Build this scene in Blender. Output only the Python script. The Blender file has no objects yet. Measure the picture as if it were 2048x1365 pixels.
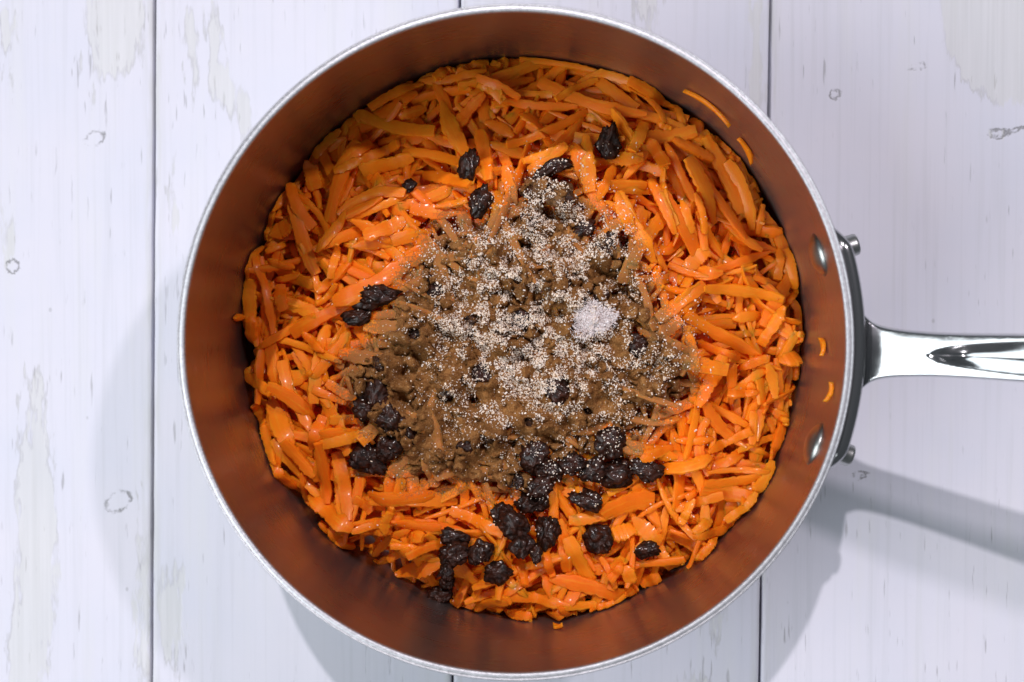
import bpy, bmesh, math, random
import numpy as np
from mathutils import noise as mn, Vector, Matrix
random.seed(7); rng = np.random.default_rng(7)
sc = bpy.context.scene
COL = sc.collection

# ------------------------------------------------------------------ camera
CAM = np.array([0.01685, 0.01203, 0.51432]); RX, RY = -0.026187, 0.040241
cam_d = bpy.data.cameras.new('camera'); cam = bpy.data.objects.new('camera', cam_d); COL.objects.link(cam)
cam_d.lens = 50; cam_d.sensor_width = 36; cam_d.clip_start = 0.01; cam_d.clip_end = 50
cam.location = CAM; cam.rotation_euler = (RX, RY, 0)
cam_d.dof.use_dof = True; cam_d.dof.focus_distance = 0.475; cam_d.dof.aperture_fstop = 9.0
sc.camera = cam

# ------------------------------------------------------------------ world and lamps
w = bpy.data.worlds.new('World'); sc.world = w; w.use_nodes = True
bg = w.node_tree.nodes['Background']; bg.inputs[0].default_value = (0.84, 0.92, 1.0, 1); bg.inputs[1].default_value = 0.12

def area(name, direc, dist, sx, sy, power, col, shape='RECTANGLE', spread=math.pi):
    d = bpy.data.lights.new(name, 'AREA'); d.shape = shape; d.size = sx; d.size_y = sy
    d.energy = power; d.color = col; d.spread = spread
    o = bpy.data.objects.new(name, d); COL.objects.link(o)
    v = Vector(direc).normalized(); o.location = v * dist + Vector((0, 0, 0.05))
    o.rotation_euler = v.to_track_quat('Z', 'Y').to_euler()
    return o
area('key_lamp', (-0.10, 0.63, 1.0), 4.0, 0.075, 0.075, 86.0, (1.0, 0.94, 0.97), 'DISK')
area('second_lamp', (0.574, 0.521, 1.0), 4.0, 0.16, 0.16, 44.0, (1.0, 0.90, 0.98), 'DISK')
area('window_light', (-0.76, -0.34, 0.80), 2.0, 1.8, 1.6, 37.5, (0.91, 0.97, 1.0))

sc.view_settings.view_transform = 'Standard'; sc.view_settings.look = 'None'
sc.view_settings.exposure = 0.0; sc.view_settings.gamma = 1.0
sc.render.engine = 'CYCLES'; sc.cycles.max_bounces = 12; sc.cycles.diffuse_bounces = 8; sc.cycles.glossy_bounces = 6

# ------------------------------------------------------------------ helpers
F = 50 / 36 * 2048
_cx, _sx, _cy, _sy = math.cos(RX), math.sin(RX), math.cos(RY), math.sin(RY)
MR = np.array([[_cy, 0, _sy], [0, 1, 0], [-_sy, 0, _cy]]) @ np.array([[1, 0, 0], [0, _cx, -_sx], [0, _sx, _cx]])
def at(u, v, z):                       # photograph measurement -> place at height z
    d = MR @ np.array([(u - 1024) / F, -(v - 682.5) / F, -1.0])
    return CAM + d * (z - CAM[2]) / d[2]
def tag(o, label=None, cat=None, group=None, kind=None):
    if label: o['label'] = label
    if cat: o['category'] = cat
    if group: o['group'] = group
    if kind: o['kind'] = kind
    return o
def empty(name, loc=(0, 0, 0)):
    o = bpy.data.objects.new(name, None); o.location = loc; o.empty_display_size = 0.01
    COL.objects.link(o); return o
def mesh_obj(name, V, Fc, mat, parent=None, loc=None, smooth=True, attrs=None, sharp=0):
    me = bpy.data.meshes.new(name)
    V = np.asarray(V, float)
    if loc is not None: V = V - np.asarray(loc)
    me.from_pydata(V.tolist(), [], [list(map(int, f)) for f in Fc])
    for k, (typ, dat) in (attrs or {}).items():
        a = me.attributes.new(k, typ, 'POINT')
        a.data.foreach_set('vector' if typ == 'FLOAT_VECTOR' else 'value', np.asarray(dat, np.float32).ravel())
    me.update()
    if smooth: me.polygons.foreach_set('use_smooth', [True] * len(me.polygons))
    if sharp: me.set_sharp_from_angle(angle=math.radians(sharp))
    me.materials.append(mat)
    o = bpy.data.objects.new(name, me); COL.objects.link(o)
    if loc is not None: o.location = loc
    if parent: o.parent = parent
    return o
def vnoise(x, y, seed=0):
    xi = np.floor(x).astype(np.int64); yi = np.floor(y).astype(np.int64); fx = x - xi; fy = y - yi
    fx = fx * fx * (3 - 2 * fx); fy = fy * fy * (3 - 2 * fy)
    def h(a, b):
        n = (a * 374761393 + b * 668265263 + seed * 1442695041) & 0xffffffff
        n = ((n ^ (n >> 13)) * 1274126177) & 0xffffffff
        return ((n ^ (n >> 16)) & 0xffff) / 65535.0
    return (h(xi, yi) * (1 - fx) + h(xi + 1, yi) * fx) * (1 - fy) + (h(xi, yi + 1) * (1 - fx) + h(xi + 1, yi + 1) * fx) * fy
def fbm(x, y, seed=0, o=4):
    s = 0; a = 1; t = 0
    for i in range(o):
        s = s + a * vnoise(x * 2 ** i + 17.3 * i, y * 2 ** i - 9.1 * i, seed + i); t += a; a *= .5
    return s / t
def sstep(a, b, x):
    t = np.clip((x - a) / (b - a), 0, 1); return t * t * (3 - 2 * t)

class NT:
    def __init__(s, name):
        s.m = bpy.data.materials.new(name); s.m.use_nodes = True; s.t = s.m.node_tree
        s.b = s.t.nodes['Principled BSDF']
    def n(s, typ, ins=None, **kw):
        nd = s.t.nodes.new(typ)
        for k, v in kw.items(): setattr(nd, k, v)
        for k, v in (ins or {}).items(): s.set(nd.inputs[k], v)
        return nd
    def set(s, inp, v):
        if isinstance(v, bpy.types.NodeSocket): s.t.links.new(v, inp)
        elif isinstance(v, bpy.types.Node): s.t.links.new(v.outputs[0], inp)
        else: inp.default_value = v
    def p(s, **kw):
        for k, v in kw.items(): s.set(s.b.inputs[k.replace('_', ' ')], v)
    def math(s, op, a, b=0.0, c=None, clamp=False):
        nd = s.n('ShaderNodeMath', operation=op, use_clamp=clamp); s.set(nd.inputs[0], a); s.set(nd.inputs[1], b)
        if c is not None: s.set(nd.inputs[2], c)
        return nd.outputs[0]
    def noise(s, vec, scale, detail=3, rough=.55, out='Fac', **kw):
        nd = s.n('ShaderNodeTexNoise', {'Vector': vec, 'Scale': scale, 'Detail': detail, 'Roughness': rough}, **kw); return nd.outputs[out]
    def mix(s, fac, a, b, typ='MIX'):
        nd = s.n('ShaderNodeMix', data_type='RGBA', blend_type=typ)
        s.set(nd.inputs[0], fac); s.set(nd.inputs[6], a); s.set(nd.inputs[7], b); return nd.outputs[2]
    def rng(s, x, a, b, c=0., d=1.):
        nd = s.n('ShaderNodeMapRange', {'From Min': a, 'From Max': b, 'To Min': c, 'To Max': d}); s.set(nd.inputs['Value'], x); return nd.outputs[0]
    def attr(s, name, out='Fac'): return s.n('ShaderNodeAttribute', attribute_name=name).outputs[out]
    def pos(s): return s.n('ShaderNodeNewGeometry').outputs['Position']
    def scale(s, vec, xyz): return s.n('ShaderNodeVectorMath', {0: vec, 1: xyz}, operation='MULTIPLY').outputs[0]
    def bump(s, h, strength, dist):
        nd = s.n('ShaderNodeBump', {'Strength': strength, 'Distance': dist, 'Height': h}); s.set(s.b.inputs['Normal'], nd.outputs[0])

# ------------------------------------------------------------------ materials
def mat_carrot():
    m = NT('carrot_flesh'); g = m.attr('gc', 'Vector'); r = m.attr('rnd'); P = m.pos()
    c = m.mix(m.rng(r, 0, 1), (0.93, 0.168, 0.004, 1), (0.97, 0.248, 0.008, 1))
    st = m.noise(m.scale(g, (90, 900, 300)), 1.0, 3)
    c = m.mix(m.math('MULTIPLY', m.rng(st, .52, .72), .5), c, (0.97, 0.36, 0.02, 1))
    bl = m.noise(P, 260, 3)
    c = m.mix(m.math('MULTIPLY', m.rng(bl, .55, .75), .35), c, (0.80, 0.140, 0.004, 1))
    # spice dust that has settled: brown film plus pale specks
    d = m.attr('dust')
    n1 = m.noise(P, 1500, 4, .7); n2 = m.noise(P, 300, 3)
    lim = m.math('SUBTRACT', 1.02, m.math('ADD', m.math('MULTIPLY', d, .95), m.math('MULTIPLY', m.math('SUBTRACT', n2, .5), .5)))
    f = m.rng(m.math('SUBTRACT', n1, m.math('MULTIPLY', lim, .85)), -.10, .10)
    f = m.math('MULTIPLY', f, m.rng(d, 0.02, .12))
    c = m.mix(m.math('MULTIPLY', f, .93), c, m.mix(n2, (0.25, 0.098, 0.024, 1), (0.43, 0.195, 0.060, 1)))
    v = m.n('ShaderNodeTexVoronoi', {'Vector': P, 'Scale': 1250.0})
    sp = m.math('MULTIPLY', m.math('LESS_THAN', v.outputs['Distance'], .30), m.math('LESS_THAN', m.n('ShaderNodeSeparateColor', {0: v.outputs['Color']}).outputs[0], m.math('MULTIPLY', d, .20)))
    c = m.mix(sp, c, (0.62, 0.50, 0.37, 1))
    m.p(Base_Color=c, Roughness=m.rng(m.math('ADD', m.math('MULTIPLY', f, .5), m.math('MULTIPLY', bl, .35)), 0, .8, .36, .85),
        Subsurface_Weight=.60, Subsurface_Radius=(1, .36, .06), Subsurface_Scale=.0036, Specular_IOR_Level=.22, Coat_Weight=m.math('MULTIPLY', m.math('SUBTRACT', 1.0, f, clamp=True), .16), Coat_Roughness=.14)
    h = m.math('ADD', m.math('MULTIPLY', st, .6), m.math('MULTIPLY', m.noise(P, 900, 4), m.math('ADD', .5, f)))
    m.bump(h, .45, .0004); return m.m
def mat_raisin():
    m = NT('raisin_skin'); P = m.pos(); d = m.attr('dust')
    n = m.noise(P, 420, 5, .65); wv = m.noise(P, 900, 3, .6, normalize=True)
    c = m.mix(m.rng(n, .4, .7), (0.010, 0.0036, 0.0020, 1), (0.055, 0.013, 0.005, 1))
    n1 = m.noise(P, 1500, 4, .7); n2 = m.noise(P, 350, 3)
    f = m.rng(m.math('ADD', m.math('MULTIPLY', n1, .5), m.math('ADD', m.math('MULTIPLY', n2, .5), d)), 1.0, 1.25)
    c = m.mix(f, c, m.mix(n2, (0.15, 0.062, 0.018, 1), (0.27, 0.13, 0.040, 1)))
    m.p(Base_Color=c, Roughness=m.rng(m.math('ADD', n2, f), .3, 1.2, .34, .85), Specular_IOR_Level=.22, Coat_Weight=m.math('MULTIPLY', m.rng(f, 0, 1, .5, 0), m.rng(n2, .35, .6)), Coat_Roughness=.16)
    m.bump(m.math('ADD', n, m.math('MULTIPLY', wv, .6)), .7, .0008); return m.m
def mat_cinnamon():
    m = NT('cinnamon_powder'); P = m.pos()
    n = m.noise(P, 1500, 5, .7); n2 = m.noise(P, 240, 5, .65)
    c = m.mix(m.rng(n2, .36, .62), (0.185, 0.070, 0.017, 1), (0.385, 0.172, 0.052, 1))
    c = m.mix(m.math('MULTIPLY', m.rng(n, .5, .66), .7), c, (0.56, 0.30, 0.115, 1))
    c = m.mix(m.math('MULTIPLY', m.rng(n, .44, .30), .6), c, (0.13, 0.042, 0.011, 1))
    v = m.n('ShaderNodeTexVoronoi', {'Vector': P, 'Scale': 1300.0})
    sp = m.math('MULTIPLY', m.math('LESS_THAN', v.outputs['Distance'], .3), m.math('LESS_THAN', m.n('ShaderNodeSeparateColor', {0: v.outputs['Color']}).outputs[0], .10))
    c = m.mix(sp, c, (0.50, 0.38, 0.26, 1))
    m.p(Base_Color=c, Roughness=.92, Specular_IOR_Level=.15)
    m.bump(n, 1.0, .0010); return m.m
def mat_grain(name, a, b):
    m = NT(name); r = m.attr('rnd')
    m.p(Base_Color=m.mix(r, a, b), Roughness=.42, Subsurface_Weight=.25, Subsurface_Radius=(1, .9, .8), Subsurface_Scale=.0005, Specular_IOR_Level=.5); return m.m
def mat_metal(name, col, rough, brush=None, aniso=0.):
    m = NT(name); P = m.n('ShaderNodeTexCoord').outputs['Object']
    m.p(Base_Color=col, Metallic=1.0, Roughness=rough)
    if brush:
        n = m.noise(m.scale(P, brush), 1.0, 4, .6); n2 = m.noise(P, 60, 3)
        m.p(Roughness=m.math('ADD', rough - .05, m.math('ADD', m.math('MULTIPLY', n, .08), m.math('MULTIPLY', n2, .05))))
        m.bump(n, .16, .0002)
    if aniso:
        m.p(Anisotropic=aniso, Anisotropic_Rotation=.25, Tangent=m.n('ShaderNodeTangent', direction_type='RADIAL', axis='Z').outputs[0])
    return m.m
M_carrot, M_raisin, M_cin = mat_carrot(), mat_raisin(), mat_cinnamon()
M_sugar = mat_grain('sugar_grain', (0.86, 0.66, 0.48, 1), (0.94, 0.86, 0.78, 1))
M_salt = mat_grain('salt_grain', (0.74, 0.63, 0.60, 1), (0.86, 0.82, 0.83, 1))
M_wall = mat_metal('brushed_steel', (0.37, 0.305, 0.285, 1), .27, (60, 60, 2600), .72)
M_steel = mat_metal('polished_steel', (0.58, 0.59, 0.60, 1), .11, (90, 400, 400))
M_bracket = mat_metal('satin_steel', (0.40, 0.40, 0.41, 1), .20)
M_outer = mat_metal('satin_outer_steel', (0.50, 0.50, 0.51, 1), .30, (60, 60, 1800))
M_rivet = mat_metal('rivet_steel', (0.42, 0.43, 0.42, 1), .34, (500, 500, 500))
def mat_rim():
    m = NT('bare_aluminium'); P = m.pos(); n = m.noise(P, 1100, 4, .7)
    m.p(Base_Color=m.mix(m.rng(n, .35, .65), (0.44, 0.44, 0.47, 1), (0.66, 0.66, 0.69, 1)), Metallic=.75, Roughness=.42)
    m.bump(n, .35, .0003); return m.m
M_rim = mat_rim()
def mat_plank():
    m = NT('white_painted_plank'); P = m.pos(); oi = m.n('ShaderNodeObjectInfo').outputs['Random']
    W = m.n('ShaderNodeVectorMath', {0: P, 1: m.n('ShaderNodeCombineXYZ', {0: 0., 1: m.math('MULTIPLY', oi, 7.0), 2: m.math('MULTIPLY', oi, 3.0)}).outputs[0]}, operation='ADD').outputs[0]
    c = m.mix(m.rng(m.noise(W, 16, 4), .3, .7), (0.585, 0.598, 0.685, 1), (0.635, 0.625, 0.695, 1))
    g1 = m.noise(m.scale(W, (420, 9, 1)), 1.0, 4, .6)            # long faint grain
    c = m.mix(m.math('MULTIPLY', m.rng(g1, .50, .72), .42), c, (0.50, 0.51, 0.56, 1))
    g3 = m.noise(m.scale(W, (90, 7, 1)), 1.0, 4, .6)
    c = m.mix(m.math('MULTIPLY', m.rng(g3, .53, .70), .32), c, (0.61, 0.62, 0.63, 1))
    g2 = m.noise(m.scale(W, (700, 60, 1)), 1.0, 2, .5); k2 = m.noise(W, 38, 3)
    cr = m.math('MULTIPLY', m.rng(g2, .66, .72), m.rng(k2, .44, .56))      # short dark checks in the paint
    c = m.mix(m.math('MULTIPLY', cr, .48), c, (0.20, 0.20, 0.20, 1))
    pt = m.math('ADD', m.attr('patch'), m.math('MULTIPLY', m.math('SUBTRACT', m.noise(m.scale(W, (330, 60, 1)), 1.0, 4, .6), .5), .014))
    pm = m.rng(pt, -.0003, .0008)                                 # worn patches (distance field + noise)
    pc = m.mix(m.rng(m.noise(m.scale(W, (600, 14, 1)), 1.0, 3), .35, .65), (0.50, 0.51, 0.465, 1), (0.60, 0.605, 0.57, 1))
    c = m.mix(m.math('MULTIPLY', pm, .42), c, pc)
    edge = m.math('MULTIPLY', m.rng(pt, -.0010, -.0001), m.rng(pt, .0009, .0001))
    c = m.mix(m.math('MULTIPLY', m.math('MULTIPLY', edge, m.rng(k2, .46, .58)), .45), c, (0.36, 0.36, 0.36, 1))
    kn = m.math('ADD', m.attr('knot'), m.math('MULTIPLY', m.math('SUBTRACT', m.noise(W, 700, 4, .6), .5), .0030))
    kf = m.math('MULTIPLY', m.rng(m.math('ABSOLUTE', kn), .0006, .0001), m.rng(m.noise(W, 260, 2), .40, .55))
    c = m.mix(m.math('MULTIPLY', kf, .75), c, (0.15, 0.15, 0.15, 1))
    eg = m.math('MULTIPLY', m.rng(m.attr('edge'), .0040, .0012), m.rng(m.noise(m.scale(W, (500, 40, 1)), 1.0, 3), .40, .62))
    c = m.mix(m.math('MULTIPLY', eg, .5), c, (0.50, 0.51, 0.50, 1))
    dots = m.n('ShaderNodeTexVoronoi', {'Vector': m.scale(W, (1, .7, 1)), 'Scale': 75.0, 'Randomness': 1.0})
    ds = m.math('MULTIPLY', m.rng(dots.outputs['Distance'], .055, .03), m.math('LESS_THAN', m.n('ShaderNodeSeparateColor', {0: dots.outputs['Color']}).outputs[0], .22))
    c = m.mix(m.math('MULTIPLY', ds, .45), c, (0.30, 0.30, 0.32, 1))
    m.p(Base_Color=c, Roughness=.48, Specular_IOR_Level=.35)
    h = m.math('SUBTRACT', m.math('ADD', m.math('MULTIPLY', g1, .25), m.math('MULTIPLY', g3, .2)), m.math('ADD', m.math('ADD', cr, kf), m.math('MULTIPLY', pm, .35)))
    m.bump(h, .35, .0004); return m.m
M_plank = mat_plank()
def mat_plain(name, col, rough):
    m = NT(name); n = m.noise(m.pos(), 200, 3); m.p(Base_Color=m.mix(n, tuple(.7 * x for x in col[:3]) + (1,), col), Roughness=rough); return m.m
M_back = mat_plain('dark_board', (0.02, 0.02, 0.018, 1), .9)

# ------------------------------------------------------------------ tabletop of planks
top = tag(empty('tabletop'), kind='structure')
A = math.radians(0.6595)
seams = [-0.35676, -0.24606, -0.13526, -0.02417, 0.08726, 0.19906, 0.3105]
def ell(u, v, a, b, rot=0): P = at(u, v, 0); return (P[0], P[1], a / 5530, b / 5530, math.radians(rot))
PATCH = [ell(235, 20, 55, 130), ell(185, 40, 12, 90), ell(17, 70, 9, 50), ell(385, 85, 10, 55), ell(425, 75, 12, 62), ell(450, 175, 28, 50, 25), ell(480, 215, 14, 40, 10),
         ell(72, 1080, 40, 290), ell(50, 1300, 34, 150), ell(345, 1230, 24, 100), ell(282, 1220, 12, 130), ell(348, 430, 7, 40), ell(1990, 60, 100, 150, 20), ell(1435, 1245, 11, 28),
         ell(15, 480, 10, 60), ell(1990, 268, 12, 8), ell(1400, 1400, 30, 60), ell(1512, 150, 13, 160), ell(-300, 300, 60, 200), ell(600, -200, 40, 150), ell(1300, -150, 30, 200), ell(2300, 900, 50, 200)]
KNOT = [ell(190, 277, 19, 13, 20), ell(25, 533, 13, 13), ell(237, 1003, 27, 19, 28), ell(1835, 133, 14, 7), ell(1670, 190, 10, 10), ell(1720, 950, 12, 7, 10), ell(1996, 268, 15, 9), ell(2030, 261, 24, 3, 15), ell(-250, 900, 22, 15), ell(2200, 200, 20, 15)]
def sde(x, y, e):
    c, s = math.cos(e[4]), math.sin(e[4]); dx, dy = x - e[0], y - e[1]
    q = np.hypot((c * dx + s * dy) / e[2], (-s * dx + c * dy) / e[3]); return (1 - q) * min(e[2], e[3])
ys = np.concatenate([np.linspace(-.42, -.145, 24)[:-1], np.linspace(-.145, .145, 233), np.linspace(.145, .42, 24)[1:]])
for i in range(len(seams) - 1):
    x0, x1 = seams[i] + .00034, seams[i + 1] - .00034
    b = .00045
    nx = 84 if 0 < i < 5 else 40
    fx = np.linspace(0, 1, nx); gx = np.concatenate([[0, .25 * b, b * .7], b + (x1 - x0 - 2 * b) * fx, [x1 - x0 - .7 * b, x1 - x0 - .25 * b, x1 - x0]])
    gz = np.concatenate([[-.012, -.0006, -.00012], 0 * fx, [-.00012, -.0006, -.012]])
    X, Y = np.meshgrid(x0 + gx, ys, indexing='ij'); Z = np.repeat(gz[:, None], len(ys), 1).copy()
    wob = (fbm(Y * 60, Y * 0 + i * 5.3, 3) - .5) * .0004
    X = X + wob * (np.abs(gx / (x1 - x0) - .5) * 2)[:, None]
    Z = Z - .0004 * (fbm(X * 40, Y * 12, 11) - .5)*(Z > -.001)
    WX = X + np.sin(A) * Y
    pa = np.max([sde(WX, Y, e) for e in PATCH], 0); kn = np.max([sde(WX, Y, e) for e in KNOT], 0)
    ed = np.minimum(gx, x1 - x0 - gx)[:, None] + 0 * Y
    n1, n2 = X.shape; idx = np.arange(n1 * n2).reshape(n1, n2)
    Q = np.stack([idx[:-1, :-1], idx[1:, :-1], idx[1:, 1:], idx[:-1, 1:]], -1).reshape(-1, 4)
    mesh_obj('plank', np.stack([WX, Y, Z], -1).reshape(-1, 3), Q, M_plank, top,
             attrs={'patch': ('FLOAT', np.clip(pa, -.03, .03)), 'knot': ('FLOAT', np.clip(kn, -.03, .03)), 'edge': ('FLOAT', ed)})
bm = bmesh.new(); bmesh.ops.create_cube(bm, size=1, matrix=Matrix.Translation((-.02, 0, -.018)) @ Matrix.Diagonal((.8, .9, .01, 1)))
me = bpy.data.meshes.new('backing_board'); bm.to_mesh(me); bm.free(); me.materials.append(M_back)
o = bpy.data.objects.new('backing_board', me); COL.objects.link(o); o.parent = top

# ------------------------------------------------------------------ saucepan
H_RIM, RI, RO, Z_FL = 0.094, 0.098, 0.1004, 0.006
pan = tag(empty('saucepan'), 'round steel saucepan with riveted long handle, filled with grated carrot', 'saucepan')
def lathe(name, prof, mat, parent, n=256, closed=False):
    V = []; Fc = []; k = len(prof); t = np.linspace(0, 2 * np.pi, n, endpoint=False)
    for r, z in prof: V.append(np.stack([r * np.cos(t), r * np.sin(t), 0 * t + z], 1))
    V = np.concatenate(V); kk = k if closed else k - 1
    for a in range(kk):
        b = (a + 1) % k
        for j in range(n): Fc.append((a * n + j, a * n + (j + 1) % n, b * n + (j + 1) % n, b * n + j))
    return mesh_obj(name, V, Fc, mat, parent)
CR = .009
inner = [(0.0004, Z_FL)] + [(r, Z_FL) for r in np.linspace(.02, RI - CR, 6)] + [(RI - CR + CR * math.sin(a), Z_FL + CR - CR * math.cos(a)) for a in np.linspace(.1, math.pi / 2, 10)] + [(RI, z) for z in np.linspace(.02, H_RIM - .0007, 12)]
outer = [(RO - .0001, z) for z in np.linspace(H_RIM - .0007, .012, 10)] + [(RO - .008 + .008 * math.cos(a), .0095 - .008 * math.sin(a)) for a in np.linspace(.1, math.pi / 2, 8)] + [(.05, .0014), (.0004, .0014)]
ib = lathe('inner_wall', inner, M_wall, pan); lathe('outer_wall', outer, M_outer, pan)
zt = H_RIM
rim = [(RI - .00005, zt - .0012), (RI, zt - .0005), (RI + .00012, zt - .00018), (RI + .0004, zt), (RO - .00095, zt), (RO - .0008, zt - .00012), (RO - .0007, zt - .00035), (RO - .0006, zt - .0001), (RO - .0004, zt - .00004), (RO - .0001, zt - .00022), (RO, zt - .0006), (RO, zt - .0013)]
lathe('rim', rim, M_rim, pan)

HA = math.radians(-1.4)
def hrot(x, y, z): return (x * math.cos(HA) - y * math.sin(HA), x * math.sin(HA) + y * math.cos(HA), z)
# bracket: plate hugging the wall, thick in the middle and thinning to its tips
handle = None
V = []; Fc = []; na, nc = 72, 14
for i, a in enumerate(np.linspace(-24.0, 24.6, na)):
    e = min((a + 24.0), (24.6 - a)); tk = .0012 + .0050 * sstep(0, 8, e); zh = .0035 + .0075 * sstep(0, 7, e); zc = .0730
    ar = math.radians(a)
    for j in range(nc):
        q = 2 * math.pi * j / nc; cq, sq = math.cos(q), math.sin(q)
        rr = RO + .0001 + tk * .5 + tk * .5 * math.copysign(abs(cq) ** .55, cq); z = zc + zh * math.copysign(abs(sq) ** .6, sq)
        V.append(hrot(rr * math.cos(ar), rr * math.sin(ar), z))
for i in range(na - 1):
    for j in range(nc): Fc.append((i * nc + j, (i + 1) * nc + j, (i + 1) * nc + (j + 1) % nc, i * nc + (j + 1) % nc))
Fc += [tuple(range(nc)), tuple(reversed(range((na - 1) * nc, na * nc)))]
handle = mesh_obj('handle', V, Fc, M_bracket, pan)
# grip: bent bar with a long scooped groove
st = np.concatenate([np.linspace(.1035, .125, 34), np.linspace(.125, .30, 110)[1:]])
ctl_r = [.1035, .1045, .1058, .1075, .1095, .113, .118, .125, .133, .145, .16, .2, .26, .292, .298, .30]
ctl_w = [.0175, .0150, .0120, .0098, .0085, .0076, .0070, .0066, .0066, .0069, .0073, .0088, .0100, .0098, .007, .002]
ctl_zr = [.1035, .1052, .1062, .1072, .20, .26, .30]
ctl_z = [.0755, .0768, .0786, .0803, .1290, .155, .166]
fr = np.linspace(.1, .31, 2101); fz = np.interp(fr, ctl_zr, ctl_z); fw = np.interp(fr, ctl_r, ctl_w)
kz = np.hanning(25); kz /= kz.sum(); kw = np.hanning(61); kw /= kw.sum()
fz = np.convolve(np.pad(fz, 12, mode='edge'), kz, 'valid'); fw = np.convolve(np.pad(fw, 30, mode='edge'), kw, 'valid')
V = []; Fc = []; nt = 45
for i, r in enumerate(st):
    W = np.interp(r, fr, fw); zc = np.interp(r, fr, fz); th = np.interp(r, [.1035, .109, .125, .3], [.006, .0060, .0085, .0115])
    zc += 0
    for j in range(nt):                                    # top, left to right
        y = -1 + 2 * j / (nt - 1)
        edge = 1 - max(0, (abs(y) - .88) / .12) ** 2.2 * .5
        z = zc - th * .55 * (1 - edge) - .0005 * y * y
        if r > .1205:
            gl = .0125 + .80 * .0125; tip = (r - .1225)
            hw = .80 * math.sqrt(max(0, min(1, 1 - max(0, 1 - tip / .045) ** 2)))
            if tip > 0 and hw > .02:
                q = y / hw
                if abs(q) < 1: z -= .0064 * max(0, 1.012 - math.sqrt(q * q + .02)) * sstep(0, .014, tip + .001)
        V.append(hrot(r, y * W, z))
    for j in range(12):                                    # underside, right to left
        y = 1 - 2 * (j + .5) / 12
        V.append(hrot(r, y * W * .93, zc - th + .0016 * y ** 4))
nr = nt + 12
for i in range(len(st) - 1):
    for j in range(nr): Fc.append((i * nr + j, i * nr + (j + 1) % nr, (i + 1) * nr + (j + 1) % nr, (i + 1) * nr + j))
Fc += [tuple(reversed(range(nr))), tuple(range((len(st) - 1) * nr, len(st) * nr))]
V = np.array(V)
mesh_obj('grip', V, Fc, M_steel, handle)
for ang, z in ((16.1, .0712), (-18.6, .0722)):
    a = math.radians(ang); prof = [(.0001, -.0031), (.0022, -.0029), (.0042, -.0023), (.0058, -.0014), (.0069, -.0003), (.0068, .0004), (.0034, .0008), (.0034, .0112), (.0032, .0118), (.0026, .0121), (.0001, .0121)]
    V = []; Fc = []; n = 40
    for r, d in prof:
        for j in range(n):
            q = 2 * math.pi * j / n; rr = RI + d; yy = r * math.cos(q); zz = z + r * math.sin(q)
            V.append((rr * math.cos(a) - yy * math.sin(a), rr * math.sin(a) + yy * math.cos(a), zz))
    for i in range(len(prof) - 1):
        for j in range(n): Fc.append((i * n + j, i * n + (j + 1) % n, (i + 1) * n + (j + 1) % n, (i + 1) * n + j))
    rv = mesh_obj('rivet', V, Fc, M_rivet, pan)
for o in (handle,): pass

# ------------------------------------------------------------------ the heap: a height field that shreds are laid on one by one
CELL = .0008; NG = 256; ORG = -NG * CELL / 2
gx = ORG + (np.arange(NG) + .5) * CELL; GX, GY = np.meshgrid(gx, gx, indexing='ij'); GR = np.hypot(GX, GY)
def ztop(r): return .0150 + .0205 * (1 - np.clip(r / .098, 0, 1) ** 2)
def dip(x, y): return .012 * np.exp(-((np.arctan2(y, x) + 2.08) / .38) ** 2) * sstep(.077, .092, np.hypot(x, y))
H = np.maximum(ztop(GR) - .016 - dip(GX, GY), Z_FL) + .002 * (fbm(GX * 120, GY * 120, 5) - .5)
H = np.maximum(H, Z_FL)
def gi(P): return np.clip(((P - ORG) / CELL).astype(int), 0, NG - 1)
def hat(x, y): return H[gi(np.asarray(x)), gi(np.asarray(y))]
def place(u, v):
    z = .025
    for _ in range(4): P = at(u, v, z); z = ztop(math.hypot(P[0], P[1]))
    return P
# dust density map from outlines measured in the photograph
POLY = [(1100, 345), (1150, 370), (1200, 425), (1260, 470), (1305, 560), (1315, 640), (1390, 690), (1385, 790), (1310, 850), (1260, 890), (1150, 920), (1085, 980), (1010, 995), (930, 960), (860, 965), (790, 945), (765, 870), (715, 825), (690, 740), (770, 640), (800, 580), (850, 510), (880, 445), (1000, 430), (1050, 370)]
PW = np.array([place(u, v)[:2] for u, v in POLY])
def sdpoly(x, y, P):
    d = np.full(x.shape, 9.); ins = np.zeros(x.shape, bool)
    for i in range(len(P)):
        a, b = P[i - 1], P[i]; e = b - a
        t = np.clip(((x - a[0]) * e[0] + (y - a[1]) * e[1]) / (e @ e), 0, 1)
        d = np.minimum(d, np.hypot(x - a[0] - t * e[0], y - a[1] - t * e[1]))
        c = ((a[1] > y) != (b[1] > y)) & (x < (b[0] - a[0]) * (y - a[1]) / (b[1] - a[1] + 1e-12) + a[0]); ins ^= c
    return np.where(ins, d, -d)
SD = sdpoly(GX, GY, PW) + .010 * (fbm(GX * 130, GY * 130, 21) - .5)
DUST = sstep(-.010, .008, SD) * (.62 + .5 * fbm(GX * 160, GY * 160, 23)) * .88 + .09 * sstep(-.030, 0, SD)

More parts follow.
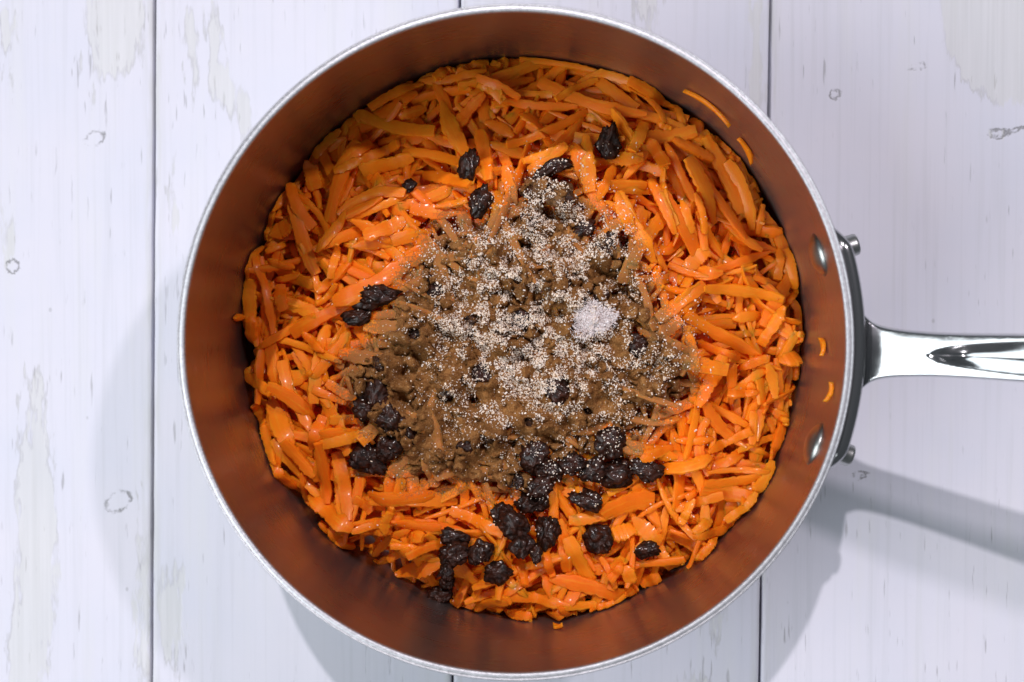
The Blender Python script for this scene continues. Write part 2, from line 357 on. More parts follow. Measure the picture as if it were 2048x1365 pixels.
NS, NW = 22, 8
CS = np.array([(-1, -.6), (-.90, .62), (-.45, 1.0), (.45, 1.0), (.90, .62), (1, -.6), (.45, -.95), (-.45, -.95)])
shred_store = []
def lay(cx, cy, ang, L, W, T, bend=0., roll=0., taper=(.5, .5), sink=0., drape=.5, lift=True, check=True):
    s = np.linspace(-.5, .5, NS); a = ang + bend * s
    dx = np.cos(a); dy = np.sin(a); st_ = L / (NS - 1)
    X = np.concatenate([[0], np.cumsum((dx[1:] + dx[:-1]) * .5)]) * st_; Y = np.concatenate([[0], np.cumsum((dy[1:] + dy[:-1]) * .5)]) * st_
    X += cx - X.mean(); Y += cy - Y.mean()
    r = np.hypot(X, Y); mx = RI - .0010 - .30 * W
    if check and np.max(r - mx) > .007: return False
    k = np.where(r > mx, mx / r, 1); X *= k; Y *= k
    e0, e1 = [.14 + .8 * (1 - t) ** .8 for t in taper]
    wp = np.minimum(e0 + (1 - e0) * np.clip((s + .5) / (.03 + .30 * taper[0]), 0, 1) ** .8, e1 + (1 - e1) * np.clip((.5 - s) / (.03 + .30 * taper[1]), 0, 1) ** .8)
    wp = wp * (1 + .20 * (rng.random(NS) - .5) + .08 * np.sin(s * 8 + rng.random() * 6)) * W * .5
    wx, wy = -np.sin(a), np.cos(a)
    q = np.linspace(-.9, .9, 5)
    SX = X[:, None] + wx[:, None] * wp[:, None] * q; SY = Y[:, None] + wy[:, None] * wp[:, None] * q
    h = hat(SX, SY); h = .70 * h.max(1) + .30 * h.mean(1)
    c = NS // 2; best = None
    hi = h[:c + 1, None]; hj = h[None, c:]; si = s[:c + 1, None]; sj = s[None, c:]
    zc = np.where(sj - si > 1e-6, hi + (hj - hi) * (0 - si) / np.maximum(sj - si, 1e-6), -1)
    i, j = np.unravel_index(np.argmax(zc), zc.shape); j += c
    m_ = (h[j] - h[i]) / max(s[j] - s[i], 1e-6)
    m_ = np.clip(m_, -.75 * L, .75 * L)
    line = np.maximum(h[i] + m_ * (s - s[i]), -1)
    line += max(0, (h - line).max())
    z = h + (line - h) * (1 - drape)
    for _ in range(8):
        z[1:-1] = .25 * z[:-2] + .5 * z[1:-1] + .25 * z[2:]; z[0] += .5 * (2 * z[1] - z[2] - z[0]); z[-1] += .5 * (2 * z[-2] - z[-3] - z[-1])
    z += max(0, np.percentile(h - z, 85)) + T * .5 - sink
    z = np.maximum(z, Z_FL + T * .6)
    # cross-section frames
    Tn = np.stack([np.gradient(X), np.gradient(Y), np.gradient(z)], 1); Tn /= np.linalg.norm(Tn, axis=1)[:, None]
    Wv = np.stack([wx, wy, 0 * wx], 1); Nv = np.cross(Tn, Wv); Nv /= np.linalg.norm(Nv, axis=1)[:, None]; Wv = np.cross(Nv, Tn)
    ro = roll + .25 * (rng.random() - .5) * s * 4
    W2 = Wv * np.cos(ro)[:, None] + Nv * np.sin(ro)[:, None]; N2 = np.cross(Tn, W2); N2 = -np.cross(W2, Tn)
    N2 = Nv * np.cos(ro)[:, None] - Wv * np.sin(ro)[:, None]
    C = np.stack([X, Y, z], 1) + np.array([0, 0, 1]) * (np.abs(np.sin(ro)) * wp * .6)[:, None]
    tp = T * .5 * np.minimum(1, wp / (W * .5) + .25)
    jag = 1 + .20 * (rng.random((NS, NW)) - .5)
    V = C[:, None, :] + W2[:, None, :] * (CS[None, :, 0] * jag * wp[:, None])[..., None] + N2[:, None, :] * (CS[None, :, 1] * tp[:, None])[..., None]
    np.maximum.at(H, (gi(SX).ravel(), gi(SY).ravel()), np.repeat(C[:, 2] + tp * .9, 5))
    gc = np.stack([np.repeat(s * L, NW), np.tile(CS[:, 0], NS) * np.repeat(wp, NW), np.tile(CS[:, 1], NS) * T], 1) + rng.random(3) * 3
    return dict(V=V.reshape(-1, 3), gc=gc, rnd=rng.random(), L=L, W=W, c=(cx, cy))
SF = [(i * NW + j, (i + 1) * NW + j, (i + 1) * NW + (j + 1) % NW, i * NW + (j + 1) % NW) for i in range(NS - 1) for j in range(NW)]
SF += [tuple(range(NW)), tuple(reversed(range((NS - 1) * NW, NS * NW)))]
def rnd_shred(zmax_off, size=1., tries=1):
    r = (RI - .002) * random.random() ** .42; t = random.random() * 2 * math.pi; x, y = r * math.cos(t), r * math.sin(t)
    if hat(x, y) > ztop(r) - dip(x, y) + zmax_off + .009 * sstep(.075, .095, r) * (float(vnoise(np.array(t * 5.0), np.array(r * 60), 3)) - .42): return None
    L = random.triangular(.010, .042, .019) * size; W = random.triangular(.0013, .0056, .0028)
    return lay(x, y, random.random() * math.pi, L, W, random.uniform(.0009, .0017), random.gauss(0, .5), random.gauss(0, .4), (random.random(), random.random()), .0004, .6) or None
stuff = []; n = 0
while n < 9000 and len(stuff) < 2100:
    n += 1; q = rnd_shred(-.0035)
    if q: stuff.append(q)
# raisins buried in the spiced middle
SHR = '''698 226 867 274 31 747 219 846 171 24 846 171 973 154 21 922 151 1038 198 21 884 212 939 322 38 963 267 980 363 31 716 291 662 441 33 727 328 798 291 24 679 349 733 325 21 624 328 634 380 38 542 417 600 363 17 586 373 627 458 27 682 421 812 380 24 706 441 819 393 19 733 346 826 318 34 850 349 942 373 27 874 417 935 404 17 918 253 969 195 27 990 137 1014 106 27 935 144 976 120 21 874 164 904 137 24 627 308 675 253 24 973 246 1028 274 27 805 239 853 219 24 1044 118 1212 125 15 1157 164 1281 135 22 1263 157 1346 212 26 1082 176 1284 241 31 1007 209 1151 219 21 1263 308 1287 253 27 1291 284 1328 335 31 1318 346 1342 455 21 1325 284 1383 404 21 1346 284 1421 322 24 1376 325 1428 445 34 1411 281 1479 424 31 1455 328 1506 455 27 1434 274 1469 298 14 1315 253 1339 263 14 1171 281 1178 387 33 1164 359 1212 434 27 1051 328 1144 301 21 1021 298 1171 233 21 1195 376 1287 373 21 1233 393 1260 467 31 1301 366 1346 467 24 1387 393 1407 467 17 1205 315 1281 328 31 1359 407 1380 467 21 1520 414 1513 467 14 1455 322 1479 322 9 1007 192 1103 192 17 1113 202 1192 161 17 591 400 633 546 32 526 510 555 664 22 516 700 633 632 20 594 664 755 576 29 645 505 701 432 24 701 437 770 400 20 682 493 667 556 20 506 559 511 644 32 508 688 516 634 32 565 571 574 620 29 557 561 604 551 15 550 525 594 537 20 516 471 550 424 9 716 444 789 488 27 540 505 574 490 15 640 610 677 571 10 548 473 594 449 37 611 666 655 703 20 496 556 516 493 12 478 736 551 783 29 551 768 633 830 32 545 806 592 885 44 580 879 636 947 29 504 862 563 921 26 504 868 557 953 18 507 812 530 847 23 604 765 697 800 21 598 768 633 742 15 633 891 656 830 29 651 885 750 859 26 651 897 656 991 26 680 903 709 1026 32 610 944 612 1014 18 569 932 574 991 23 624 991 715 1044 44 662 1055 692 1111 23 750 988 867 988 32 777 1055 788 1014 23 712 1049 779 1055 21 794 1035 882 1049 21 791 1082 882 1093 18 718 991 750 1017 23 753 991 910 999 31 683 936 699 1030 31 652 882 663 999 23 765 1046 796 1007 20 906 1018 1007 1057 27 718 1050 804 1030 20 777 1120 828 1089 23 785 1155 882 1124 39 824 1100 890 1077 23 949 1214 1019 1182 27 1019 1178 1136 1194 27 1120 1038 1136 1132 31 1136 1069 1179 1159 35 1093 1096 1105 1143 20 1031 1092 1054 1155 23 1105 1143 1269 1194 35 1128 1198 1265 1200 20 1202 1108 1230 1163 14 1054 1202 1070 1264 39 1011 1245 1074 1268 23 1148 1214 1163 1241 23 1187 1229 1234 1219 12 1218 1147 1242 1116 23 1249 1120 1261 1155 31 1288 1178 1328 1167 31 1300 1065 1343 1132 27 1265 1034 1316 1077 35 1402 1116 1425 1061 20 1351 1014 1437 983 23 1328 936 1417 913 31 1281 913 1343 893 27 1281 1190 1261 1206 23 1120 1194 1144 1225 14 1206 1022 1304 991 47 1382 1053 1413 1030 23 1226 1065 1265 1053 39 874 944 937 932 31 835 936 929 901 35 785 944 831 897 27 874 968 851 913 27 1408 576 1556 595 27 1315 637 1403 573 27 1371 632 1510 710 29 1395 686 1469 715 20 1520 686 1561 615 27 1395 808 1439 712 32 1337 532 1410 556 10 1415 546 1537 505 20 1554 500 1552 559 20 1574 500 1598 571 24 1464 637 1517 632 27 1564 615 1591 581 15 1527 720 1547 793 24 1478 734 1525 715 22 1588 668 1608 668 8 1581 683 1615 668 15 1591 759 1600 737 10 1554 722 1591 708 42 1495 764 1503 793 20 1454 786 1510 783 20 1371 539 1410 502 34 1317 671 1356 637 34 1373 671 1388 744 22 1346 686 1337 744 27 1540 924 1611 866 27 1560 835 1608 862 17 1416 937 1533 934 14 1533 992 1550 924 27 1502 821 1499 883 21 1355 927 1410 920 24 1416 900 1495 859 21 1471 1071 1499 1040 27 1495 1013 1516 1026 14 1369 989 1392 978 17 1396 1119 1416 1071 21 1447 1033 1502 978 21 1584 807 1611 807 17 1540 818 1587 848 21 1358 1040 1382 992 21 1382 1061 1451 1054 21 675 468 769 378 35 679 346 742 292 31 640 499 757 452 27 683 608 828 522 43 640 585 702 530 23 738 655 859 647 31 691 706 796 721 31 804 530 874 499 31 828 421 921 428 31 738 475 812 444 35 1234 397 1304 522 35 1324 389 1406 538 31 1195 378 1304 382 27 1148 296 1187 405 39 1281 296 1328 342 23 1343 530 1437 553 31 1304 655 1398 577 39 1226 339 1195 405 23 1011 339 1031 409 27 1062 346 1132 300 23 663 764 726 800 23'''
sh = np.array(SHR.split(), float).reshape(-1, 5)
sh = [tuple(x) for x in sh if math.hypot(x[2] - x[0], x[3] - x[1]) > 12]
singles = []
n = 0
while len(singles) < 300 - len(sh) and n < 6000:
    n += 1; q = rnd_shred(-.0015)
    if q: singles.append(q)
order = list(range(len(sh))); random.shuffle(order); order.sort(key=lambda k: -math.hypot(sh[k][2] - sh[k][0], sh[k][3] - sh[k][1]) * .25 + random.random() * 60)
for k in order:
    u0, v0, u1, v1, wpx = sh[k]
    P0, P1 = place(u0, v0), place(u1, v1); L = math.hypot(P1[0] - P0[0], P1[1] - P0[1]) * 1.06; c = (P0 + P1) / 2
    q = lay(c[0], c[1], math.atan2(P1[1] - P0[1], P1[0] - P0[0]), L, max(.0022, wpx / 5750 * .88), random.uniform(.0009, .0017), random.gauss(0, .30), random.gauss(0, .25), (random.random(), random.random()), .0003, .72, check=False)
    if q: singles.append(q)

# ------------------------------------------------------------------ raisins
RAIS = [  # u, v, length, width, angle, dusted, shape (t = narrow end, b = bent), label
 (1217, 288, 66, 42, 82, 0, 't', 'dark pear shaped raisin with a thin neck, highest of all on the carrot'),
 (941, 340, 64, 34, 78, 0, '', 'narrow upright wrinkled raisin above the spice, upper left of centre'),
 (823, 375, 28, 26, 0, 0, '', 'tiny squarish raisin alone on carrot at the upper left'),
 (963, 405, 62, 44, 75, .25, '', 'oval raisin lightly sugared at the upper left edge of the spice'),
 (1108, 338, 86, 30, 18, .25, 'b', 'long bent raisin strip curling over the top of the spice'),
 (1078, 385, 60, 48, 30, .55, '', 'sugar speckled raisin under the bent strip, left one of the pair'),
 (1120, 397, 58, 50, -40, .55, '', 'sugar speckled raisin under the bent strip, right one of the pair'),
 (762, 594, 84, 48, 8, .30, 't', 'large raisin at the left edge of the spice, right end dusted brown'),
 (723, 632, 60, 32, 15, 0, '', 'glossy slim raisin below the large one at the left edge'),
 (757, 782, 100, 74, 70, .34, '', 'dusty brown raisin, tallest in the clump at the left of the spice'),
 (786, 832, 76, 56, -50, .34, '', 'dusty brown raisin at the lower right of the left clump'),
 (735, 815, 46, 38, 0, .34, '', 'dusty raisin at the lower left of the left clump'),
 (744, 914, 78, 62, -40, .1, 't', 'dark pointed raisin at the lower left of the spice'),
 (786, 890, 58, 52, 60, .15, '', 'round raisin pressed against the pointed one at lower left'),
 (1195, 1072, 62, 54, -30, 0, '', 'round wrinkled raisin alone on carrot below the spice'),
 (1289, 1090, 52, 34, 8, 0, '', 'small flat raisin farthest right below the spice'),
 (1000, 1133, 52, 48, 0, 0, '', 'nearly round raisin alone on carrot near the bottom'),
 (910, 1068, 58, 36, -10, 0, '', 'upper raisin of the lower left cluster'),
 (913, 1094, 60, 46, 10, 0, '', 'broad raisin in the middle of the lower left cluster'),
 (964, 1094, 54, 44, 55, 0, '', 'tilted raisin at the right of the lower left cluster'),
 (903, 1128, 34, 28, 90, 0, '', 'small raisin hanging below the lower left cluster'),
 (896, 1162, 36, 32, 70, 0, '', 'small dark raisin just above the lowest one'),
 (882, 1192, 54, 36, 10, 0, '', 'flat reddish brown raisin lowest of all, near the pan wall'),
 (1172, 998, 66, 40, -18, .1, '', 'glossy oval raisin just below the spice, right of the main cluster'),
 (1062, 1003, 62, 46, 10, .2, '', 'wrinkled raisin at the top of the cluster below the spice'),
 (1004, 1022, 40, 48, 0, 0, '', 'small raisin at the left of the cluster below the spice'),
 (1030, 1043, 64, 58, -30, 0, '', 'large glossy raisin in the middle of the cluster below the spice'),
 (1095, 1060, 46, 66, -10, 0, '', 'upright raisin at the right of the cluster below the spice'),
 (1048, 1078, 50, 44, 20, 0, '', 'raisin at the bottom of the cluster below the spice'),
 (1074, 1092, 24, 36, 0, .05, '', 'tiny greyish raisin tip at the very bottom of the cluster'),
 (1292, 936, 62, 44, -12, 0, '', 'rightmost raisin of the row along the lower right of the spice'),
 (1232, 945, 78, 56, 0, .05, '', 'large raisin second from the right in the lower right row'),
 (1187, 938, 60, 50, 30, .15, '', 'raisin third from the right in the lower right row'),
 (1219, 884, 60, 66, 0, .25, '', 'half dusted raisin standing above the lower right row'),
 (1068, 914, 58, 66, 10, .0, '', 'wet black raisin sunk between brown spice lumps'),
 (1102, 940, 50, 44, 0, .1, '', 'dark raisin beside the wet black one'),
 (1144, 924, 50, 44, 20, .30, '', 'half dusted raisin between the wet one and the lower right row'),
 (1083, 968, 56, 42, 30, .1, '', 'dark raisin between the wet one and the lower cluster'),
 (1040, 960, 44, 36, 0, .3, '', 'brown dusted raisin at the lower edge of the spice'),
 (960, 748, 66, 46, -20, .35, '', 'dark raisin showing through white grains left of centre'),
 (1040, 640, 60, 44, 40, .3, '', 'dark raisin in a hollow near the middle of the spice'),
 (1115, 560, 56, 44, 0, .5, '', 'sugared raisin above the white mound'),
 (985, 866, 54, 40, 20, .5, '', 'spice covered raisin in the lower left of the brown mound'),
 (900, 770, 50, 42, 60, .5, '', 'spice covered raisin at the left of the brown mound'),
 (1120, 780, 60, 46, -50, .2, '', 'dark raisin in the gap right of the mound middle'),
 (1270, 690, 50, 40, 0, .35, '', 'dark raisin in the crevice right of the white mound'),
]
def raisin(u, v, L, W, ang, dust, shp, label, seed):
    P = place(u, v); l, w_ = L / 5750 / 2, W / 5750 / 2; a0 = math.radians(ang)
    if abs(w_) > l: l, w_, a0 = w_, l, a0 + math.pi / 2
    bm = bmesh.new(); bmesh.ops.create_icosphere(bm, subdivisions=4, radius=1)
    V = np.array([x.co[:] for x in bm.verts]); Fc = [[x.index for x in f.verts] for f in bm.faces]; bm.free()
    hgt = min(w_ * .68, .0033); o3 = Vector((seed * 3.7, seed * 1.3, seed * 2.1)); out = []
    for p in V:
        q = Vector(p)
        lo = mn.noise(q * 1.1 + o3); md = mn.noise(q * 2.3 + o3 * 2); g = q + .35 * mn.noise_vector(q * 1.5 + o3)
        ri = 1 - abs(mn.noise(Vector((g.x * 1.2, g.y * 3.3, g.z * 3.0)) + o3)) * 2.4; ri2 = 1 - abs(mn.noise(g * 7 + o3)) * 2.2
        s = 1 + .36 * lo + .18 * md - .32 * max(0, ri) ** 2 - .06 * max(0, ri2)
        x, y, z = q.x * s, q.y * s, q.z * s
        if shp == 't': y *= (1 - .42 * max(-.6, x)); z *= (1 - .25 * max(-.6, x)); 
        x, y, z = x * l * 1.08, y * w_ * 1.08, z * hgt
        if shp == 'b': y -= (x / l) ** 2 * l * .35; 
        out.append((x, y, z))
    V = np.array(out); tl = (random.random() - .5) * .5
    V = V @ np.array(Matrix.Rotation(tl, 3, 'X')).T
    c, s = math.cos(a0), math.sin(a0); X = V[:, 0] * c - V[:, 1] * s + P[0]; Y = V[:, 0] * s + V[:, 1] * c + P[1]
    low = V[:, 2] < 0; z0 = np.percentile((hat(X, Y) - V[:, 2])[low], 88) - .0004
    Z = V[:, 2] + z0; np.maximum.at(H, (gi(X), gi(Y)), Z)
    D = dust * (.75 + .5 * fbm(X * 300, Y * 300, 9)) + (.12 if dust else 0) * (DUST[gi(X), gi(Y)] - .5)
    o = mesh_obj('raisin', np.stack([X, Y, Z], 1), Fc, M_raisin, None, (P[0], P[1], float(Z.mean())), attrs={'dust': ('FLOAT', D)})
    tag(o, label, 'raisin', 'dark raisins scattered over the carrot and spice')
for k in range(14):
    for _ in range(50):
        u, v = random.uniform(730, 1370), random.uniform(420, 950); q_ = place(u, v)
        if SD[gi(q_[0]), gi(q_[1])] > .006 and all(math.hypot(u - a[0], v - a[1]) > 46 for a in RAIS): break
    hh = ['three', 'two', 'one', 'twelve', 'eleven', 'ten', 'nine', 'eight', 'seven', 'six', 'five', 'four'][int(round(math.atan2(690 - v, u - 1060) / (math.pi / 6))) % 12]; rad = math.hypot(u - 1060, v - 690)
    sz = random.uniform(42, 66)
    lab = f"{'large' if sz > 54 else 'small'} {'brown dusted' if k % 2 else 'dark'} raisin half buried in the brown spice at {hh} o'clock, {'far out' if rad > 210 else ('halfway out' if rad > 110 else 'near its middle')}"
    RAIS.append((u, v, sz, sz * random.uniform(.65, .85), random.uniform(0, 180), .36 + .12 * (k % 2), '', lab))
for k, a in enumerate(RAIS): raisin(*a, seed=k + 1)

# ------------------------------------------------------------------ emit the shreds
def dust_of(V):
    i, j = gi(V[:, 0]), gi(V[:, 1]); return DUST[i, j] * np.exp(-np.clip(H[i, j] - V[:, 2] - .001, 0, 1) / .0022)
CLK = ['three', 'two', 'one', 'twelve', 'eleven', 'ten', 'nine', 'eight', 'seven', 'six', 'five', 'four']
labs = {}
for k, q in enumerate(singles):
    V = q['V']; q['D'] = dust_of(V); c = V.mean(0); dm = q['D'].mean(); r = math.hypot(c[0], c[1]); q['r'] = r; q['ctr'] = c
    e = V[-NW:].mean(0) - V[:NW].mean(0); an = math.degrees(math.atan2(e[1], e[0])) % 180
    ori = 'lying flat' if an < 20 or an > 160 else ('upright' if 70 < an < 110 else ('slanting right' if an < 90 else 'slanting left'))
    sec = CLK[int(round(math.atan2(c[1], c[0]) / (math.pi / 6))) % 12]
    size = 'long' if q['L'] > .026 else ('short' if q['L'] < .015 else 'medium'); wd = 'broad' if q['W'] > .0056 else ('thin' if q['W'] < .0033 else 'narrow')
    zone = 'by the wall' if r > .076 else ('midway out' if r > .052 else 'in the middle')
    col = 'brown spiced' if dm > .45 else ('spice speckled' if dm > .12 else 'clean')
    labs.setdefault(f"{size} {wd} {col} carrot shred {ori} {zone} at {sec} o'clock", []).append(k)
for lab, ks in labs.items():
    ks.sort(key=lambda k: -singles[k]['r'])
    for i, k in enumerate(ks):
        q = singles[k]; V = q['V']
        ex = '' if len(ks) == 1 else ', ' + (['', 'second ', 'third ', 'fourth ', 'fifth '][min(i, 4)]) + 'outermost'
        o = mesh_obj('carrot_shred', V, SF, M_carrot, None, tuple(q['ctr']), sharp=42, attrs={'gc': ('FLOAT_VECTOR', q['gc']), 'dust': ('FLOAT', q['D']), 'rnd': ('FLOAT', np.full(len(V), q['rnd']))})
        tag(o, lab + ex, 'carrot shred', 'grated carrot shreds heaped in the saucepan')
nv = NS * NW; VV = np.concatenate([q['V'] for q in stuff]); FF = [tuple(i + k * nv for i in f) for k in range(len(stuff)) for f in SF]
# loose underlying mass that closes the heap
ii = np.arange(0, NG, 3); BX, BY = np.meshgrid(gx[ii], gx[ii], indexing='ij'); BZ = np.maximum(ztop(np.hypot(BX, BY)) - .013, Z_FL - .001) + .002 * (fbm(BX * 200, BY * 200, 4) - .5)
bi = np.arange(BX.size).reshape(BX.shape); ok = np.hypot(BX, BY) < .0905
off = len(VV); BF = [(bi[a, b] + off, bi[a + 1, b] + off, bi[a + 1, b + 1] + off, bi[a, b + 1] + off) for a in range(len(ii) - 1) for b in range(len(ii) - 1) if ok[a, b] and ok[a + 1, b + 1] and ok[a + 1, b] and ok[a, b + 1]]
BV = np.stack([BX, BY, BZ], -1).reshape(-1, 3)
gcs = np.concatenate([q['gc'] for q in stuff] + [BV]); rn = np.concatenate([np.full(nv, q['rnd']) for q in stuff] + [np.full(len(BV), .2)])
o = mesh_obj('grated_carrot', np.concatenate([VV, BV]), FF + BF, M_carrot, sharp=42, attrs={'gc': ('FLOAT_VECTOR', gcs), 'dust': ('FLOAT', np.concatenate([dust_of(VV), np.zeros(len(BV))])), 'rnd': ('FLOAT', rn)})
tag(o, 'deep bed of smaller grated carrot under the top shreds', 'grated carrot', None, 'stuff')
# shreds stuck to the wall
def wall_at(u, v):
    best = None; r = RI - .0006
    z = .05
    for _ in range(40):
        P = at(u, v, z); e = math.hypot(P[0], P[1]) - r; z += e * 1.2 * (1 if True else 0) * .9
        z = min(max(z, .012), .092)
    return P
for (u0, v0, u1, v1, wd, lab) in [(1370, 178, 1466, 247, 13, 'thin tapering carrot shred stuck to the pan wall at upper right'), (1480, 274, 1510, 324, 18, 'short carrot flake stuck to the pan wall below the long tapering shred'),
        (1645, 676, 1651, 712, 13, 'small leaf shaped carrot flake on the pan wall between the rivets'), (1666, 765, 1659, 806, 9, 'thin carrot sliver on the pan wall above the lower rivet'), (466, 637, 484, 634, 11, 'tiny carrot crumb stuck to the pan wall at far left'),
        (1107, 1252, 1126, 1258, 11, 'tiny carrot crumb stuck to the pan wall at the bottom')]:
    A0, B0 = wall_at(u0, v0), wall_at(u1, v1); N = 12; s = np.linspace(0, 1, N)[:, None]
    C = A0 + (B0 - A0) * s; rr = np.hypot(C[:, 0], C[:, 1]); C[:, :2] *= ((RI - .0008 - .0008 * (s[:, 0] - .4) ** 2 * 4) / rr)[:, None]; C[:, 2] += .0004 * np.sin(s[:, 0] * 3.5 + u0) + .0004 * (rng.random(N) - .5)
    Nv = -np.stack([C[:, 0], C[:, 1], 0 * C[:, 0]], 1) / (RI - .0009); Tn = np.gradient(C, axis=0); Tn /= np.linalg.norm(Tn, axis=1)[:, None]; Wv = np.cross(Nv, Tn)
    wp = wd / 6200 / 2 * np.sin(np.pi * np.clip(s[:, 0] * .94 + .04, 0, 1)) ** 1.1 * (1 + .2 * (rng.random(N) - .5)) * 1.6
    V = C[:, None] + Wv[:, None] * (CS[None, :, 0] * wp[:, None])[..., None] + Nv[:, None] * (CS[None, :, 1] * .0007)[..., None]
    V = V.reshape(-1, 3); Fc = [f for f in SF if max(f) < N * NW and len(f) == 4] + [tuple(range(NW)), tuple(reversed(range((N - 1) * NW, N * NW)))]
    o = mesh_obj('carrot_shred', V, Fc, M_carrot, None, tuple(V.mean(0)), attrs={'gc': ('FLOAT_VECTOR', V), 'dust': ('FLOAT', np.zeros(len(V))), 'rnd': ('FLOAT', np.full(len(V), .8))})
    tag(o, lab, 'carrot shred', 'carrot bits stuck to the pan wall')

# ------------------------------------------------------------------ spice crust over the middle
lo = PW.min(0) - .004; hi = PW.max(0) + .004; st_ = .00042
cx = np.arange(lo[0], hi[0], st_); cy = np.arange(lo[1], hi[1], st_); X, Y = np.meshgrid(cx, cy, indexing='ij')
Hs = H.copy()
for _ in range(9):
    Pd = np.pad(Hs, 1, mode='edge'); Hs = (Pd[1:-1, 1:-1] * 2 + Pd[:-2, 1:-1] + Pd[2:, 1:-1] + Pd[1:-1, :-2] + Pd[1:-1, 2:]) / 6
def bil(G, x, y):
    a = (x - ORG) / CELL - .5; b = (y - ORG) / CELL - .5; i = np.clip(np.floor(a).astype(int), 0, NG - 2); j = np.clip(np.floor(b).astype(int), 0, NG - 2); fa = a - i; fb = b - j
    return (G[i, j] * (1 - fa) + G[i + 1, j] * fa) * (1 - fb) + (G[i, j + 1] * (1 - fa) + G[i + 1, j + 1] * fa) * fb
sd = sdpoly(X, Y, PW) - .0015 + .016 * (fbm(X * 170, Y * 170, 31, 5) - .5)
hb = bil(Hs, X, Y) + .0013 * sstep(.004, .014, sd) * (.45 + .55 * sstep(.035, .0, Y))
wxn = X + .0042 * (fbm(X * 240, Y * 240, 41, 4) - .5); wyn = Y + .0042 * (fbm(X * 240, Y * 240, 47, 4) - .5)
RWORLD = [(*place(a[0], a[1])[:2], max(a[2], a[3]) / 5750 * .6) for a in RAIS if a[5] < .5]
cells = []
while len(cells) < 560:
    px, py = lo[0] + random.random() * (hi[0] - lo[0]), lo[1] + random.random() * (hi[1] - lo[1])
    k = sdpoly(np.array([[px]]), np.array([[py]]), PW)[0, 0]
    if k < -.003 or any((px - c[0]) ** 2 + (py - c[1]) ** 2 < c[3] ** 2 for c in cells[-400:]): 
        if random.random() < .995: continue
    up = sstep(.012, .045, py)                     # thinner towards the top
    hgt = random.uniform(.0004, .0056) * (1 - .5 * up)
    if random.random() < .12 + .10 * up + .5 * sstep(.006, -.002, k): hgt = -.003
    cells.append((px, py, hgt, random.uniform(.0018, .0050)))
F1 = np.full(X.shape, 9.); F2 = F1.copy(); HC = np.zeros(X.shape)
for px, py, hgt, rr in cells:
    d = np.hypot(wxn - px, wyn - py) - rr * .55
    nearer = d < F1
    F2 = np.where(nearer, F1, np.minimum(F2, d)); HC = np.where(nearer, hgt, HC); F1 = np.where(nearer, d, F1)
cre = np.clip((F2 - F1) / .0023, 0, 1)
fl = np.where(HC > 0, HC * (cre * (2 - cre)) ** .6 + .0007, HC) - .0052 * (1 - cre) ** 3 * sstep(.30, .48, fbm(X * 110, Y * 110, 77)) + .0030 * (fbm(X * 380, Y * 380, 51, 5) - .5)
film = sstep(.002, .014, sd) * (.0010 + .0012 * sstep(.01, -.02, Y)) + .0034 * (fbm(X * 200, Y * 200, 61, 4) - .58)     # thin film between the lumps
for (u, v, r_) in [(1115, 778, 26), (1045, 640, 20), (975, 880, 14), (1075, 915, 34), (965, 745, 20), (1275, 695, 18), (895, 790, 14), (1020, 860, 10), (1190, 870, 20), (1228, 590, 8), (1165, 690, 8), (950, 800, 14), (1093, 408, 8), (1100, 470, 7), (960, 640, 9), (1330, 770, 10)] + [(a[0], a[1], max(a[2], a[3]) * (.46 - .55 * a[5])) for a in RAIS if a[5] < .5]:
    P = place(u, v); g = np.hypot(X - P[0], Y - P[1]) / (r_ / 5750); g = g + .7 * (fbm(X * 400, Y * 400, 71) - .5)
    dent = sstep(1.3, .6, g); fl = fl - dent * .005; film = film - dent * .004
thick = np.maximum(fl + .0006, film) * sstep(-.001, .005, sd)
for k in range(420):                                   # crumbs lying on the crust, thicker and more numerous in the lower half
    px, py = lo[0] + random.random() * (hi[0] - lo[0]), lo[1] + random.random() * (hi[1] - lo[1])
    kk = sdpoly(np.array([[px]]), np.array([[py]]), PW)[0, 0]
    if kk < .001 or (py > .012 and random.random() < .6): continue
    if any(math.hypot(px - RW[0], py - RW[1]) < RW[2] for RW in RWORLD): continue
    rr = random.triangular(.0009, .0034, .0016); i0, i1 = np.searchsorted(cx, [px - 1.6 * rr, px + 1.6 * rr]); j0, j1 = np.searchsorted(cy, [py - 1.6 * rr, py + 1.6 * rr])
    wx_, wy_ = wxn[i0:i1, j0:j1] - px, wyn[i0:i1, j0:j1] - py; th = random.random() * 3; c, s_ = math.cos(th), math.sin(th)
    q = 1 - ((c * wx_ + s_ * wy_) / rr) ** 2 - ((-s_ * wx_ + c * wy_) / (rr * random.uniform(.55, 1))) ** 2
    thick[i0:i1, j0:j1] += np.where(q > 0, np.maximum(q, 0) ** .4 * rr * random.uniform(.5, .9), 0)
keep = (thick > .00008) & (sd > 0)
Z = hb + np.maximum(thick, -.0008) + .0012 * (fbm(X * 900, Y * 900, 81, 3) - .5)
n1, n2 = X.shape; idx = np.arange(n1 * n2).reshape(n1, n2)
kq = keep[:-1, :-1] | keep[1:, :-1] | keep[1:, 1:] | keep[:-1, 1:]
Q = np.stack([idx[:-1, :-1], idx[1:, :-1], idx[1:, 1:], idx[:-1, 1:]], -1)[kq]
used = np.unique(Q); rem = np.full(n1 * n2, -1); rem[used] = np.arange(len(used))
Zc = np.where(keep, Z, hb - .0012)
o = mesh_obj('ground_spice', np.stack([X, Y, Zc], -1).reshape(-1, 3)[used], rem[Q], M_cin)
tag(o, 'clumpy layer of brown ground spice over the middle of the carrot', 'ground spice', None, 'stuff')
np.maximum.at(H, (gi(X[keep]), gi(Y[keep])), Z[keep])

